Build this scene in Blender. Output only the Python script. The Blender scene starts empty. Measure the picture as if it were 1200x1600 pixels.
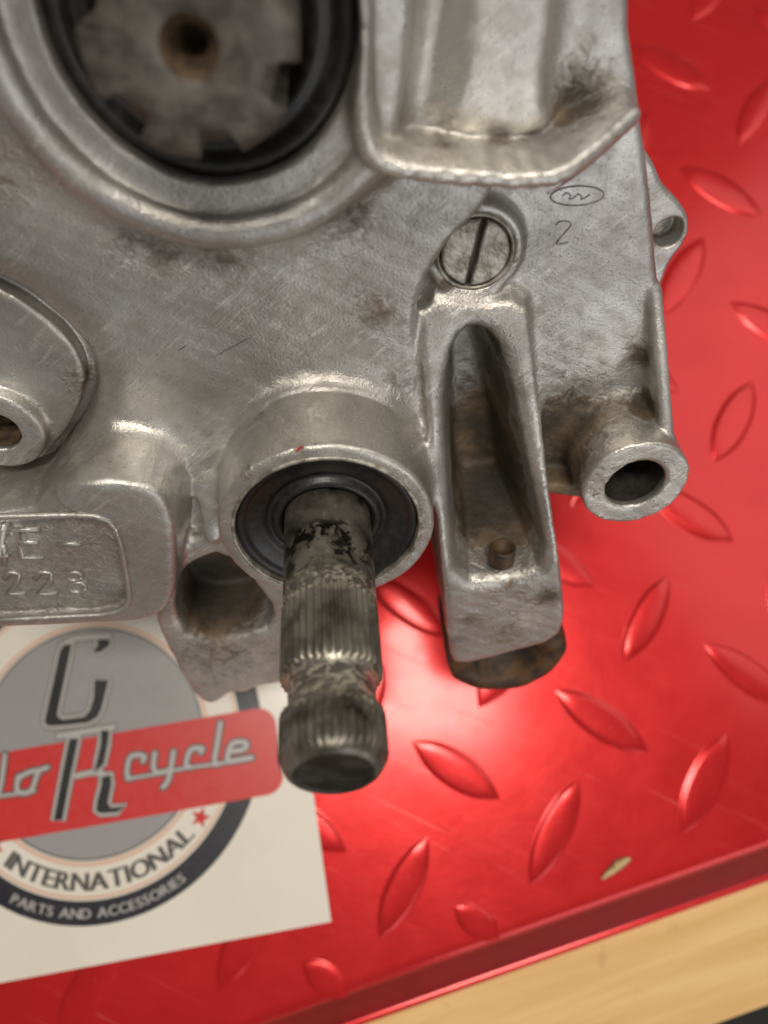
import bpy, bmesh, math, random
import numpy as np
from mathutils import Matrix, Vector

# ------------------------------------------------------------------ camera / world / light
S = 0.001                                  # everything below is measured in millimetres
scene = bpy.context.scene
FPX, TILT, CAMH = 1164.0, math.radians(10), 215.0
cd = bpy.data.cameras.new("camera"); cam = bpy.data.objects.new("camera", cd)
scene.collection.objects.link(cam); scene.camera = cam
cd.sensor_fit = 'VERTICAL'; cd.sensor_height = 24.0; cd.lens = 24.0 * FPX / 1600.0
cd.clip_start = 0.005; cd.clip_end = 20
cam.location = (0, 0, CAMH * S); cam.rotation_euler = (TILT, 0, 0)
cd.dof.use_dof = True; cd.dof.focus_distance = 0.124; cd.dof.aperture_fstop = 7.8

world = bpy.data.worlds.new("World"); scene.world = world; world.use_nodes = True
bg = world.node_tree.nodes["Background"]
bg.inputs[0].default_value = (1.0, 0.95, 0.90, 1); bg.inputs[1].default_value = 0.17

def area(name, loc, target, sx, sy, power, col):
    l = bpy.data.lights.new(name, 'AREA'); l.shape = 'RECTANGLE'; l.size = sx; l.size_y = sy
    l.energy = power; l.color = col
    o = bpy.data.objects.new(name, l); scene.collection.objects.link(o); o.location = loc
    o.rotation_euler = (Vector(target) - Vector(loc)).to_track_quat('-Z', 'Y').to_euler()
    return o
area("ceiling_lamp", (0.0, 0.02, 1.65), (0.0, 0.02, 0), 0.46, 0.30, 13.5, (1.0, 0.93, 0.82))
area("right_room_fill", (1.05, 0.62, 1.65), (0.05, 0.05, 0), 1.20, 1.00, 7.5, (1.0, 0.94, 0.85))  # unseen soft light standing in for the brighter room at right
area("front_right_fill", (0.80, -1.35, 0.62), (0.03, 0.0, 0.08), 0.90, 1.10, 6.0, (0.97, 0.97, 1.0))  # unseen soft source added at front right to brighten the right-hand plate

scene.view_settings.view_transform = 'Standard'; scene.view_settings.look = 'None'
scene.view_settings.exposure = 0.0; scene.view_settings.gamma = 1.0
scene.view_settings.use_curve_mapping = False

# ------------------------------------------------------------------ frames
Rc = np.array([[1, 0, 0], [0, math.cos(TILT), -math.sin(TILT)], [0, math.sin(TILT), math.cos(TILT)]])
Cc = np.array([0, 0, CAMH])
def ray(px, py): return Rc @ np.array([(px - 600) / FPX, -(py - 800) / FPX, -1.0])
NN = Rc @ np.array([.073, -.693, .717]); NN /= np.linalg.norm(NN)
OO = Cc + 122 * ray(512, 828)               # centre of the kick-start bore, on the front of its boss
UU = np.array([1., 0, 0]) - NN[0] * NN; UU /= np.linalg.norm(UU); VV = np.cross(NN, UU)
def P(px, py, w):                            # a measured point -> engine frame (u, v) at height w
    d = ray(px, py); t = ((OO + NN * w - Cc) @ NN) / (d @ NN); p = Cc + t * d - OO
    return float(p @ UU), float(p @ VV)
def M(px, py, z=0.0):                        # a measured point -> bench frame (x, y) at height z
    d = ray(px, py); t = (z - CAMH) / d[2]; q = Cc + t * d
    return float(q[0]), float(q[1])

# ------------------------------------------------------------------ helpers
COL = scene.collection
def tag(o, label=None, cat=None, group=None, kind=None):
    for k, v in (("label", label), ("category", cat), ("group", group), ("kind", kind)):
        if v: o[k] = v
    return o
def mesh_obj(name, verts, faces, mat, parent=None, smooth=True, normals=None):
    me = bpy.data.meshes.new(name)
    me.from_pydata([tuple(map(float, v)) for v in verts], [], [tuple(map(int, f)) for f in faces])
    me.validate(); me.update()
    if smooth: me.polygons.foreach_set("use_smooth", [True] * len(me.polygons))
    if mat: me.materials.append(mat)
    o = bpy.data.objects.new(name, me); COL.objects.link(o)
    if parent: o.parent = parent
    return o
def fast_mesh(name, co, quads, mat, parent, normals=None, attr=None):
    me = bpy.data.meshes.new(name)
    me.vertices.add(len(co)); me.vertices.foreach_set("co", co.astype(np.float32).ravel())
    me.loops.add(quads.size); me.loops.foreach_set("vertex_index", quads.astype(np.int32).ravel())
    me.polygons.add(len(quads))
    me.polygons.foreach_set("loop_start", np.arange(0, quads.size, 4, dtype=np.int32))
    me.polygons.foreach_set("use_smooth", np.ones(len(quads), dtype=bool))
    if attr is not None:
        for k, arr in attr.items():
            a = me.attributes.new(k, 'FLOAT', 'POINT'); a.data.foreach_set("value", arr.astype(np.float32))
    me.update(calc_edges=True); me.validate()
    if normals is not None: me.normals_split_custom_set_from_vertices([tuple(map(float, n)) for n in normals])
    me.materials.append(mat)
    o = bpy.data.objects.new(name, me); COL.objects.link(o); o.parent = parent
    return o
def lathe(profile, seg=64, cu=0, cv=0, rmod=None, closed_end=False):
    """profile: list of (r, w); revolve about the w axis at (cu, cv)"""
    vs, fs = [], []
    for j, (r, w) in enumerate(profile):
        for i in range(seg):
            a = 2 * math.pi * i / seg
            rr = r if rmod is None else rmod(r, w, a, j)
            vs.append((cu + rr * math.cos(a), cv + rr * math.sin(a), w))
    for j in range(len(profile) - 1):
        for i in range(seg):
            a, b = j * seg + i, j * seg + (i + 1) % seg
            fs.append((a, b, b + seg, a + seg))
    if closed_end:
        fs.append(tuple((len(profile) - 1) * seg + i for i in range(seg)))
    return vs, fs
def prism(poly, w0, w1, bev=0.0):
    """solid from an outline in (a, b); top edge bevelled by bev"""
    n = len(poly); p = np.array(poly, float)
    if area2(p) < 0: p = p[::-1]
    vs = [(x, y, w0) for x, y in p]; rings = 1
    if bev > 0:
        vs += [(x, y, w1 - bev) for x, y in p]
        c = inset(p, bev * .3); vs += [(x, y, w1 - bev * .3) for x, y in c]
        c = inset(p, bev); vs += [(x, y, w1) for x, y in c]; rings = 4
    else:
        vs += [(x, y, w1) for x, y in p]; rings = 2
    fs = []
    for j in range(rings - 1):
        for i in range(n):
            a, b = j * n + i, j * n + (i + 1) % n
            fs.append((a, b, b + n, a + n))
    fs.append(tuple(range((rings - 1) * n, rings * n))); fs.append(tuple(reversed(range(n))))
    return vs, fs
def area2(p): return 0.5 * np.sum(p[:, 0] * np.roll(p[:, 1], -1) - np.roll(p[:, 0], -1) * p[:, 1])
def inset(p, d):
    out = []
    n = len(p)
    for i in range(n):
        a, b, c = p[i - 1], p[i], p[(i + 1) % n]
        e1 = (b - a) / (np.linalg.norm(b - a) + 1e-9); e2 = (c - b) / (np.linalg.norm(c - b) + 1e-9)
        n1 = np.array([-e1[1], e1[0]]); n2 = np.array([-e2[1], e2[0]])
        m = n1 + n2; m /= max(1e-6, np.linalg.norm(m)); k = d / max(.35, m @ n1)
        out.append(b + m * k)
    return np.array(out)
def chaikin(p, it=2, closed=True):
    p = np.array(p, float)
    for _ in range(it):
        if closed:
            q = np.roll(p, -1, 0); p = np.stack([.75 * p + .25 * q, .25 * p + .75 * q], 1).reshape(-1, p.shape[1])
        else:
            a, b = p[:-1], p[1:]
            m = np.stack([.75 * a + .25 * b, .25 * a + .75 * b], 1).reshape(-1, p.shape[1])
            p = np.vstack([p[:1], m, p[-1:]])
    return p
def ribbon(path, width, z=0.0, taper=False):
    """flat stroke of constant width along a path in (a, b); returns verts, faces"""
    p = np.array(path, float); n = len(p); vs, fs = [], []
    for i in range(n):
        t = p[min(i + 1, n - 1)] - p[max(i - 1, 0)]; t /= np.linalg.norm(t) + 1e-9
        nn = np.array([-t[1], t[0]]) * width / 2
        if taper: nn = nn * max(.06, math.sin(math.pi * (i + .15) / (n - .7)))
        zi = z + i * .0004; vs += [(*(p[i] + nn), zi), (*(p[i] - nn), zi)]
    for i in range(n - 1): fs.append((2 * i + 1, 2 * i + 3, 2 * i + 2, 2 * i))
    for e, sgn in ((0, -1), (n - 1, 1)):                      # round caps
        if taper: break
        t = (p[1] - p[0]) if e == 0 else (p[-1] - p[-2]); t /= np.linalg.norm(t) + 1e-9
        b = len(vs); m = 7; vs.append((*p[e], z)); base = math.atan2(t[1], t[0]) + (math.pi if e == 0 else 0)
        for k in range(m):
            a = base - math.pi / 2 + math.pi * k / (m - 1)
            vs.append((p[e][0] + math.cos(a) * width / 2, p[e][1] + math.sin(a) * width / 2, z))
        for k in range(m - 1): fs.append((b, b + 1 + k, b + 2 + k))
    return vs, fs
def tube(path, r, seg=8):
    p = np.array(path, float); n = len(p); vs, fs = [], []
    for i in range(n):
        t = p[min(i + 1, n - 1)] - p[max(i - 1, 0)]; t /= np.linalg.norm(t) + 1e-9
        a = np.cross(t, [0, 0, 1.]); 
        if np.linalg.norm(a) < 1e-3: a = np.array([1., 0, 0])
        a /= np.linalg.norm(a); b = np.cross(t, a)
        for k in range(seg):
            th = 2 * math.pi * k / seg; vs.append(p[i] + r * (math.cos(th) * a + math.sin(th) * b))
    for i in range(n - 1):
        for k in range(seg):
            c, d = i * seg + k, i * seg + (k + 1) % seg; fs.append((c, c + seg, d + seg, d))
    fs.append(tuple(range(seg))); fs.append(tuple(reversed(range((n - 1) * seg, n * seg))))
    return vs, fs
def merge(*parts):
    vs, fs = [], []
    for v, f in parts:
        o = len(vs); vs += [tuple(x) for x in v]; fs += [tuple(i + o for i in q) for q in f]
    return vs, fs

# ------------------------------------------------------------------ materials
def new_mat(name):
    m = bpy.data.materials.new(name); m.use_nodes = True
    nt = m.node_tree; b = nt.nodes["Principled BSDF"]
    return m, nt, b
class NB:
    def __init__(s, nt): s.nt = nt; s.co = None
    def n(s, t, **kw):
        x = s.nt.nodes.new(t)
        for k, v in kw.items(): setattr(x, k, v)
        return x
    def l(s, a, b): s.nt.links.new(a, b)
    def coord(s):
        if s.co is None: s.co = s.n('ShaderNodeTexCoord').outputs['Object']
        return s.co
    def mapped(s, scale=(1, 1, 1), rot=(0, 0, 0)):
        r = s.n('ShaderNodeMapping'); s.l(s.coord(), r.inputs[0]); r.inputs['Rotation'].default_value = rot
        m = s.n('ShaderNodeMapping'); s.l(r.outputs[0], m.inputs[0]); m.inputs['Scale'].default_value = scale
        return m.outputs[0]
    def noise(s, scale, detail=4, rough=.55, vec=None, dist=0):
        x = s.n('ShaderNodeTexNoise'); s.l(vec if vec is not None else s.coord(), x.inputs['Vector'])
        x.inputs['Scale'].default_value = scale; x.inputs['Detail'].default_value = detail
        x.inputs['Roughness'].default_value = rough; x.inputs['Distortion'].default_value = dist
        return x.outputs[0]
    def ramp(s, fac, a, b, ca=0.0, cb=1.0):
        m = s.n('ShaderNodeMapRange'); s.l(fac, m.inputs[0]); m.interpolation_type = 'SMOOTHSTEP'
        for i, v in enumerate((a, b, ca, cb)): m.inputs[i + 1].default_value = v
        return m.outputs[0]
    def mix(s, fac, a, b):
        m = s.n('ShaderNodeMix', data_type='RGBA')
        for sock, v in ((m.inputs[0], fac), (m.inputs[6], a), (m.inputs[7], b)):
            if hasattr(v, 'is_linked'): s.l(v, sock)
            else: sock.default_value = v if isinstance(v, (int, float)) else (*v, 1)
        return m.outputs[2]
    def math(s, op, a, b=0.0, c=None):
        m = s.n('ShaderNodeMath', operation=op)
        for sock, v in zip(m.inputs, (a, b, c)):
            if v is None: continue
            if hasattr(v, 'is_linked'): s.l(v, sock)
            else: sock.default_value = v
        return m.outputs[0]
    def bump(s, h, strength, dist, b):
        x = s.n('ShaderNodeBump'); s.l(h, x.inputs['Height'])
        x.inputs['Strength'].default_value = strength; x.inputs['Distance'].default_value = dist
        s.l(x.outputs[0], b.inputs['Normal'])
    def attr(s, name):
        return s.n('ShaderNodeAttribute', attribute_name=name).outputs['Fac']

def cast_aluminium():
    m, nt, b = new_mat("cast_aluminium"); q = NB(nt)
    big = q.noise(.045, 3); mid = q.noise(.32, 5, .6); fine = q.noise(2.2, 4, .65)
    st = q.noise(1.0, 4, .7, q.mapped((.13, 1.1, .5), (0, 0, math.radians(-38))))       # wiped smears
    st2 = q.noise(1.0, 3, .6, q.mapped((.28, 3.2, 1), (0, 0, math.radians(-40))))
    c = q.mix(q.ramp(big, .35, .65), (.42, .40, .372), (.60, .585, .555))
    c = q.mix(q.ramp(mid, .42, .72, 0, .42), c, (.31, .275, .225))
    patch = q.ramp(q.noise(.11, 3), .46, .64)
    c = q.mix(q.math('MULTIPLY', q.ramp(st, .50, .70, 0, .6), q.math('ADD', patch, .25)), c, (.78, .76, .72))
    c = q.mix(q.math('MULTIPLY', q.ramp(st2, .58, .70, 0, .5), patch), c, (.15, .12, .085))
    c = q.mix(q.ramp(fine, .63, .69, 0, .7), c, (.05, .043, .035))                       # pin holes, specks
    worn = q.attr("worn"); c = q.mix(q.math('MULTIPLY', worn, q.ramp(st2, .3, .6, .45, 1.0)), c, (.80, .76, .68))
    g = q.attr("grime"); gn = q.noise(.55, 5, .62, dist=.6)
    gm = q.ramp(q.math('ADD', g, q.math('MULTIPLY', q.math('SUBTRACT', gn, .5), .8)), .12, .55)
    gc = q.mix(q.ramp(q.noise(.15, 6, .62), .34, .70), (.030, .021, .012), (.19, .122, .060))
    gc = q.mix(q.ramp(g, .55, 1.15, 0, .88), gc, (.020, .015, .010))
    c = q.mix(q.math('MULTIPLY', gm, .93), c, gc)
    q.l(c, b.inputs['Base Color'])
    q.l(q.ramp(gm, 0, 1, .78, .05), b.inputs['Metallic'])
    r = q.ramp(mid, .3, .7, .27, .42); r = q.math('ADD', r, q.math('MULTIPLY', gm, .18))
    r = q.math('SUBTRACT', r, q.math('MULTIPLY', worn, .08))
    q.l(r, b.inputs['Roughness'])
    h = q.math('ADD', q.math('ADD', q.math('MULTIPLY', fine, .6), q.math('MULTIPLY', q.math('MULTIPLY', gm, gn), 2.2)), q.math('ADD', q.math('MULTIPLY', mid, .35), q.math('MULTIPLY', q.math('MULTIPLY', st2, patch), .5)))
    q.bump(h, .6, .00032, b)
    return m
def simple(name, col, rough=.5, metal=0.0, col2=None, scale=.5, bump=0.0, coat=0.0, spec=.5):
    m, nt, b = new_mat(name); q = NB(nt)
    nz = q.noise(scale, 4)
    if col2: q.l(q.mix(q.ramp(nz, .38, .66), col, col2), b.inputs['Base Color'])
    else: b.inputs['Base Color'].default_value = (*col, 1)
    q.l(q.ramp(nz, .3, .7, rough * .85, min(1, rough * 1.15)), b.inputs['Roughness'])
    b.inputs['Metallic'].default_value = metal; b.inputs['Coat Weight'].default_value = coat
    b.inputs['Coat Roughness'].default_value = .12; b.inputs['Specular IOR Level'].default_value = spec
    if bump: q.bump(q.noise(scale * 3, 5), bump, .0003, b)
    return m
def red_paint():
    m, nt, b = new_mat("red_lacquered_sheet"); q = NB(nt)
    n1 = q.noise(.016, 3); n2 = q.noise(.075, 4, .6); n3 = q.noise(.9, 3)
    c = q.mix(q.ramp(n1, .35, .65), (.54, .012, .014), (.60, .015, .016))
    c = q.mix(q.ramp(n2, .62, .8, 0, .18), c, (.42, .012, .014))
    q.l(c, b.inputs['Base Color'])
    sc = q.noise(1.0, 4, .7, q.mapped((.012, .5, .5), (0, 0, math.radians(25))))
    du = q.noise(.55, 4, .7)
    c = q.mix(q.ramp(du, .68, .74, 0, .45), c, (.55, .35, .30)); c = q.mix(q.math('MULTIPLY', q.ramp(sc, .60, .70, 0, .35), q.ramp(n1, .4, .6)), c, (.62, .16, .14)); q.l(c, b.inputs['Base Color'])
    rr = q.math('ADD', q.ramp(n2, .3, .75, .28, .33), q.ramp(sc, .60, .72, 0, .12)); q.l(rr, b.inputs['Roughness'])
    b.inputs['Metallic'].default_value = .38; b.inputs['Coat Weight'].default_value = .42; b.inputs['Specular IOR Level'].default_value = .2
    q.l(q.math('ADD', q.ramp(n2, .3, .7, .11, .17), q.ramp(sc, .58, .7, 0, .15)), b.inputs['Coat Roughness'])
    h = q.math('ADD', q.math('MULTIPLY', n1, 1.5), q.math('ADD', q.math('MULTIPLY', n2, .45), q.math('MULTIPLY', n3, .03)))
    q.bump(h, .10, .0025, b)
    return m
def wood():
    m, nt, b = new_mat("birch_wood"); q = NB(nt)
    v = q.mapped((.012, .22, .06), (0, 0, math.radians(-18.3)))
    g = q.noise(1., 5, .6, v); g2 = q.noise(.14, 3)
    c = q.mix(q.ramp(g, .35, .68), (.74, .45, .17), (.84, .56, .25))
    c = q.mix(q.ramp(g2, .64, .78, 0, .4), c, (.40, .22, .09))
    q.l(c, b.inputs['Base Color']); b.inputs['Roughness'].default_value = .45
    q.bump(g, .1, .0003, b)
    return m
def oily_steel():
    m, nt, b = new_mat("oily_steel"); q = NB(nt)
    a = q.noise(.17, 5, .55, dist=.3); f = q.noise(1.3, 5, .65, q.mapped((.8, .8, .45)))
    c = q.mix(q.ramp(a, .4, .62), (.12, .108, .088), (.27, .25, .21))
    c = q.mix(q.ramp(f, .60, .74, 0, .6), c, (.46, .42, .34))
    c = q.mix(q.ramp(a, .42, .30, 0, .95), c, (.014, .012, .010))
    sx = q.n('ShaderNodeSeparateXYZ'); q.l(q.coord(), sx.inputs[0]); zc = sx.outputs[2]
    band = q.math('MULTIPLY', q.ramp(zc, 27.5, 30.5), q.ramp(zc, 37, 33.5)); band2 = q.math('MULTIPLY', q.ramp(zc, 12.5, 15), q.ramp(zc, 20, 16))
    oil = q.math('MULTIPLY', q.math('MULTIPLY', q.ramp(zc, 3, 6), q.ramp(zc, 15.5, 12)), q.ramp(q.noise(.33, 4, .6, None, .5), .46, .56))
    c = q.mix(oil, c, (.012, .010, .009))
    wear = q.math('MULTIPLY', q.math('MAXIMUM', band, q.math('MULTIPLY', band2, .7)), q.ramp(q.noise(.5, 5, .65, q.mapped((1, 1, 2.2)), .8), .46, .58))
    c = q.mix(wear, c, (.66, .61, .48))
    q.l(c, b.inputs['Base Color']); q.l(q.ramp(f, .3, .7, .26, .46), b.inputs['Roughness'])
    b.inputs['Metallic'].default_value = .7; q.bump(f, .3, .0003, b)
    return m
ALU = cast_aluminium()
RED = red_paint(); WOOD = wood(); STEEL = oily_steel()
RUBBER = simple("black_rubber", (.012, .012, .012), .38, col2=(.022, .02, .018), scale=.6, bump=.15)
SHAFT2 = simple("dull_steel", (.088, .078, .066), .46, .45, (.165, .15, .128), .35, .35)
DARKHOLE = simple("dark_oil", (.020, .017, .013), .45, .3, (.05, .043, .034), .35, .4)
BRASS = simple("rusty_bore", (.12, .075, .04), .6, .1, (.045, .028, .016), .5, .3)
PLUGM = simple("scuffed_plug_metal", (.26, .235, .19), .42, .7, (.60, .57, .50), .45, .5)
MARKD = simple("stamped_groove_dirt", (.10, .09, .075), .6)
STAMP = simple("stamped_line", (.17, .155, .13), .55, .3, (.30, .28, .25), 1.2)
BRIGHT = simple("bare_scratch_metal", (.85, .80, .70), .3, .9)
REDPAINT = simple("red_paint_dab", (.55, .03, .03), .5)
BUSH = simple("rusty_dark_bushing", (.030, .021, .014), .55, .1, (.11, .055, .02), .22, .35)
FLOORM = simple("dark_floor", (.02, .018, .016), .7)
PAPER = simple("glossy_paper", (.82, .765, .675), .30, col2=(.77, .705, .605), scale=.03, coat=.35)
GREY = simple("printed_grey", (.33, .315, .315), .33, coat=.3)
NAVY = simple("printed_navy_black", (.018, .018, .026), .36, coat=.1)
SALMON = simple("printed_salmon", (.74, .46, .33), .35, coat=.3)
PRED = simple("printed_red", (.62, .030, .028), .33, coat=.3)
SILVER = simple("printed_silver", (.47, .45, .43), .35, coat=.15)
INK = simple("printed_black", (.016, .015, .015), .35, coat=.1)
INKG = simple("printed_charcoal_lettering", (.085, .08, .075), .38, coat=.1)
STRAW = simple("pale_wood_chip", (.70, .53, .26), .7, col2=(.55, .38, .16), scale=.9)

# ------------------------------------------------------------------ bench, red tread sheet
E1 = np.array([math.cos(math.radians(17.8)), math.sin(math.radians(17.8))]); E2 = np.array([-E1[1], E1[0]])
EDGE0 = np.array(M(599, 1534)) + E2 * 1.0
def ed(a, b): return EDGE0 + E1 * a + E2 * b                # a along the sheet's front edge, b away from it
sheet = bpy.data.objects.new("tread_sheet", None); COL.objects.link(sheet); sheet.scale = (S, S, S)
tag(sheet, "glossy red tread plate sheet with raised lozenges under the engine", "tread sheet")
def edge_run(prof, name, mat):
    vs, fs = [], []; NA = 60; k = len(prof)
    for i in range(NA + 1):
        a = -330 + 720 * i / NA
        for b, z in prof: q = ed(a, b); vs.append((q[0], q[1], z))
    for i in range(NA):
        for j in range(k - 1): fs.append((i * k + j, i * k + j + 1, (i + 1) * k + j + 1, (i + 1) * k + j))
    return mesh_obj(name, vs, fs, mat, sheet)
edge_run([(420, 0), (2.6, 0), (1.2, .10), (.2, .02), (-.8, -.5), (-1.6, -1.3)], "sheet_panel", RED)
edge_run([(-1.3, -1.25), (-2.4, -2.3), (-4, -3.6), (-7, -6.1), (-9.5, -8.3), (-11, -9.4), (-11.8, -9.8)], "shaded_fold",
         simple("shade_darkened_red", (.21, .005, .009), .40, col2=(.26, .007, .011), scale=.05, spec=.15))  # shade of the sloping fold put into a darker red
edge_run([(-11.4, -9.8), (-12, -9.6), (-12.8, -9.5), (-13.4, -9.9), (-13.5, -12.2)], "edge_lip", RED)
# raised lozenges
def lozenge_mesh():
    L, Wd, Hh = 14.8, 5.0, .46
    vs, fs = [], []; n = 22
    rows = [(-1.0, 0), (-.93, .08), (-.84, .42), (-.74, .82), (-.64, .97), (0, 1.0), (.64, .97), (.74, .82), (.84, .42), (.93, .08), (1.0, 0)]
    for i in range(n + 1):
        x = -1 + 2 * i / n
        wd = max(.02, (1 - abs(x) ** 2.3)) ; hx = min(1, (1 - abs(x)) / .16) if abs(x) > .84 else 1
        for y, h in rows: vs.append((x * L, y * wd * Wd, .03 + h * hx * Hh * min(1, .35 + wd)))
    k = len(rows)
    for i in range(n):
        for j in range(k - 1): fs.append((i * k + j, (i + 1) * k + j, (i + 1) * k + j + 1, i * k + j + 1))
    me = bpy.data.meshes.new("tread_lozenge"); me.from_pydata(vs, [], fs); me.update()
    me.polygons.foreach_set("use_smooth", [True] * len(me.polygons)); me.materials.append(RED)
    return me
LM = lozenge_mesh()
A0 = np.array(M(710, 1205)); e1 = np.array([41.5, 13.0]); e2 = np.array([12.5, -45.5])
rng = random.Random(4)
for i in range(-5, 7):
    for j in range(-5, 3):
        for off, ang in ((0, -34.5), (.5, 61)):
            c = A0 + e1 * (i + off) + e2 * (j + off)
            bdist = (c - EDGE0) @ E2
            if bdist < 9: continue
            if not (-150 < c[0] < 165 and c[1] < 235): continue
            o = bpy.data.objects.new("tread_lozenge", LM); COL.objects.link(o); o.parent = sheet
            o.location = (c[0] + rng.uniform(-.6, .6), c[1] + rng.uniform(-.6, .6), 0)
            o.rotation_euler = (0, 0, math.radians(ang + rng.uniform(-2, 2))); o.scale = (rng.uniform(.95, 1.05), rng.uniform(.9, 1.08), rng.uniform(.75, 1.15))
# lozenges cut short by the folded edge
for (px, py) in ((745, 1441), (508, 1530)):
    c = M(px, py); o = bpy.data.objects.new("tread_lozenge", LM); COL.objects.link(o); o.parent = sheet
    o.location = (c[0], c[1], 0); o.rotation_euler = (0, 0, math.radians(-34)); o.scale = (.50, .8, .8)

def slab(name, b0, b1, z0, z1, mat):
    vs = [(*ed(a, b), z) for z in (z0, z1) for a, b in ((-330, b0), (420, b0), (420, b1), (-330, b1))]
    fs = [(4, 5, 6, 7), (3, 2, 1, 0)] + [(i, (i + 1) % 4, 4 + (i + 1) % 4, 4 + i) for i in range(4)]
    o = mesh_obj(name, vs, fs, mat, None, False); o.scale = (S, S, S)
    bv = o.modifiers.new("bevel", 'BEVEL'); bv.width = 1.2; bv.segments = 3
    return o
bw = np.array(M(1160, 1588, -12.6)); bdist = (bw - EDGE0) @ E2
bench = slab("workbench_board", bdist, 430, -36, -12.6, WOOD); tag(bench, kind="structure")
fl = mesh_obj("floor", [(-2, -2, -.75), (2, -2, -.75), (2, 2, -.75), (-2, 2, -.75)], [(0, 1, 2, 3)], FLOORM, None, False)
tag(fl, kind="structure")

# wood chip lying on the sheet
c = np.array(M(962, 1358)); 
path = [np.array(M(*p)) for p in ((940, 1373), (948, 1366), (956, 1360), (964, 1352), (974, 1346), (984, 1341))]
vs, fs = [], []
for i, p in enumerate(path):
    wd = (.7, 1.3, 1.6, 2.1, 1.7, .8)[i]; hz = (.3, .7, .9, 1.3, .9, .5)[i]
    vs += [(p[0] - wd * .5, p[1] + wd * .6, .15), (p[0], p[1] + .1, .15 + hz), (p[0] + wd * .5, p[1] - wd * .5, .15)]
for i in range(5):
    for j in range(2): fs.append((3 * i + j, 3 * i + j + 1, 3 * i + 4 + j, 3 * i + 3 + j))
fs += [(0, 1, 2), (17, 16, 15)] + [(3 * i, 3 * i + 3, 3 * i + 5, 3 * i + 2) for i in range(5)]
chip = mesh_obj("wood_chip", vs, fs, STRAW, None); chip.scale = (S, S, S)
tag(chip, "tiny pale wood chip lying on the red sheet near its folded edge", "wood chip")

# ------------------------------------------------------------------ printed sticker card
card = bpy.data.objects.new("sticker_card", None); COL.objects.link(card); card.scale = (S, S, S)
tag(card, "white glossy sticker card with round grey logo and red banner lying under the engine", "sticker")
SC = np.array([-81.0, -26.6]); SA = math.radians(9.6)
SX = np.array([math.cos(SA), math.sin(SA)]); SY = np.array([-SX[1], SX[0]])
def sk(a, b): return SC + SX * a + SY * b                   # sticker frame -> bench
def ski(px, py): d = np.array(M(px, py)) - SC; return float(d @ SX), float(d @ SY)
LAY = 1.05                                                 # the card bridges the lozenges
def lay(v, lv): return [(*sk(x, y), LAY + lv * .05 + z) for x, y, z in v]
def printed(name, vf, lv, mat, parent=card): return mesh_obj(name, lay(vf[0], lv), vf[1], mat, parent, False)
c0 = ski(518, 1438); c1 = ski(0, 1533); c2 = ski(495, 1240)
bot = c0[1]; right = (c0[0] + c2[0]) / 2
pv, pf = prism([(-75, bot - .3), (c0[0], bot), (right + .2, 40), (right, 75), (-75, 75)], -.25, 0)
o = mesh_obj("paper_sheet", [(*sk(x, y), LAY + z) for x, y, z in pv], pf, PAPER, card, False)
def disc(r0, r1, n=96, a0=0, a1=2 * math.pi):
    vs, fs = [], []
    for i in range(n + 1):
        a = a0 + (a1 - a0) * i / n
        vs += [(r0 * math.cos(a), r0 * math.sin(a), 0), (r1 * math.cos(a), r1 * math.sin(a), 0)]
    for i in range(n): fs.append((2 * i, 2 * i + 1, 2 * i + 3, 2 * i + 2))
    return vs, fs
printed("outer_ring", disc(41.2, 47.4), 1, NAVY)
printed("ring_line", disc(40.0, 40.7), 1, SALMON)
printed("ring_line", disc(31.6, 32.5), 1, SALMON)
printed("centre_disc", disc(0.0, 30.6), 1, GREY)
printed("disc_outline", disc(30.6, 31.1), 1, INKG)
# banner, rounded at its right end
b1, b2, b3, b4 = ski(400, 1108), ski(432, 1140), ski(435, 1220), ski(415, 1237)
top, low, rr = ski(300, 1124)[1], ski(300, 1262)[1], b2[0] + .3
pts = [(-64, low), (rr - 5, low)] + [(rr - 5 + 5 * math.sin(t), low + 5 - 5 * math.cos(t)) for t in np.linspace(.2, 1.57, 6)] + \
      [(rr - 5 + 5 * math.cos(t), top - 5 + 5 * math.sin(t)) for t in np.linspace(0, 1.57, 7)] + [(-64, top)]
printed("banner", ([(x, y, 0) for x, y in pts], [tuple(range(len(pts)))]), 2, PRED)
# big letters G and R: silver outline below, black stems above
def strokes(name, paths, w, lv, mat, parent=card):
    return printed(name, merge(*[ribbon(chaikin([ski(*q) for q in p], 2, False), w) for p in paths]), lv, mat, parent)
def z4(x, y): return ski(x / 4., 970 + y / 4.)
def polyface(pts, k): return [(x, y, k * .006) for x, y in pts], [tuple(range(len(pts)))]
def capital(name, blocks, bars, lv):
    parts = [ribbon([z4(*q) for q in p] , 1.5, .004 * i) for i, p in enumerate(bars)]
    for i, p in enumerate(blocks):
        c_ = np.array([z4(*q) for q in p]); parts.append(ribbon(list(c_) + [c_[0], c_[1]], 1.7, .03 + .004 * i))
    o = printed(name, merge(*parts), lv, SILVER)
    printed("letter_outline", merge(*[ribbon([z4(*q) for q in p], 2.1, -.004 * (i + 1)) for i, p in enumerate(bars)], *[ribbon([z4(*q) for q in list(p) + [p[0], p[1]]], 2.3, .004 * i) for i, p in enumerate(blocks)]), lv - .6, INKG, o)
    for p in blocks:
        c_ = np.array([z4(*q) for q in p])
        if area2(c_) < 0: c_ = c_[::-1]
        printed("letter_core", ([(x, y, 0) for x, y in c_], [tuple(range(len(c_)))]), lv + 1.6, INK, o)
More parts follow.
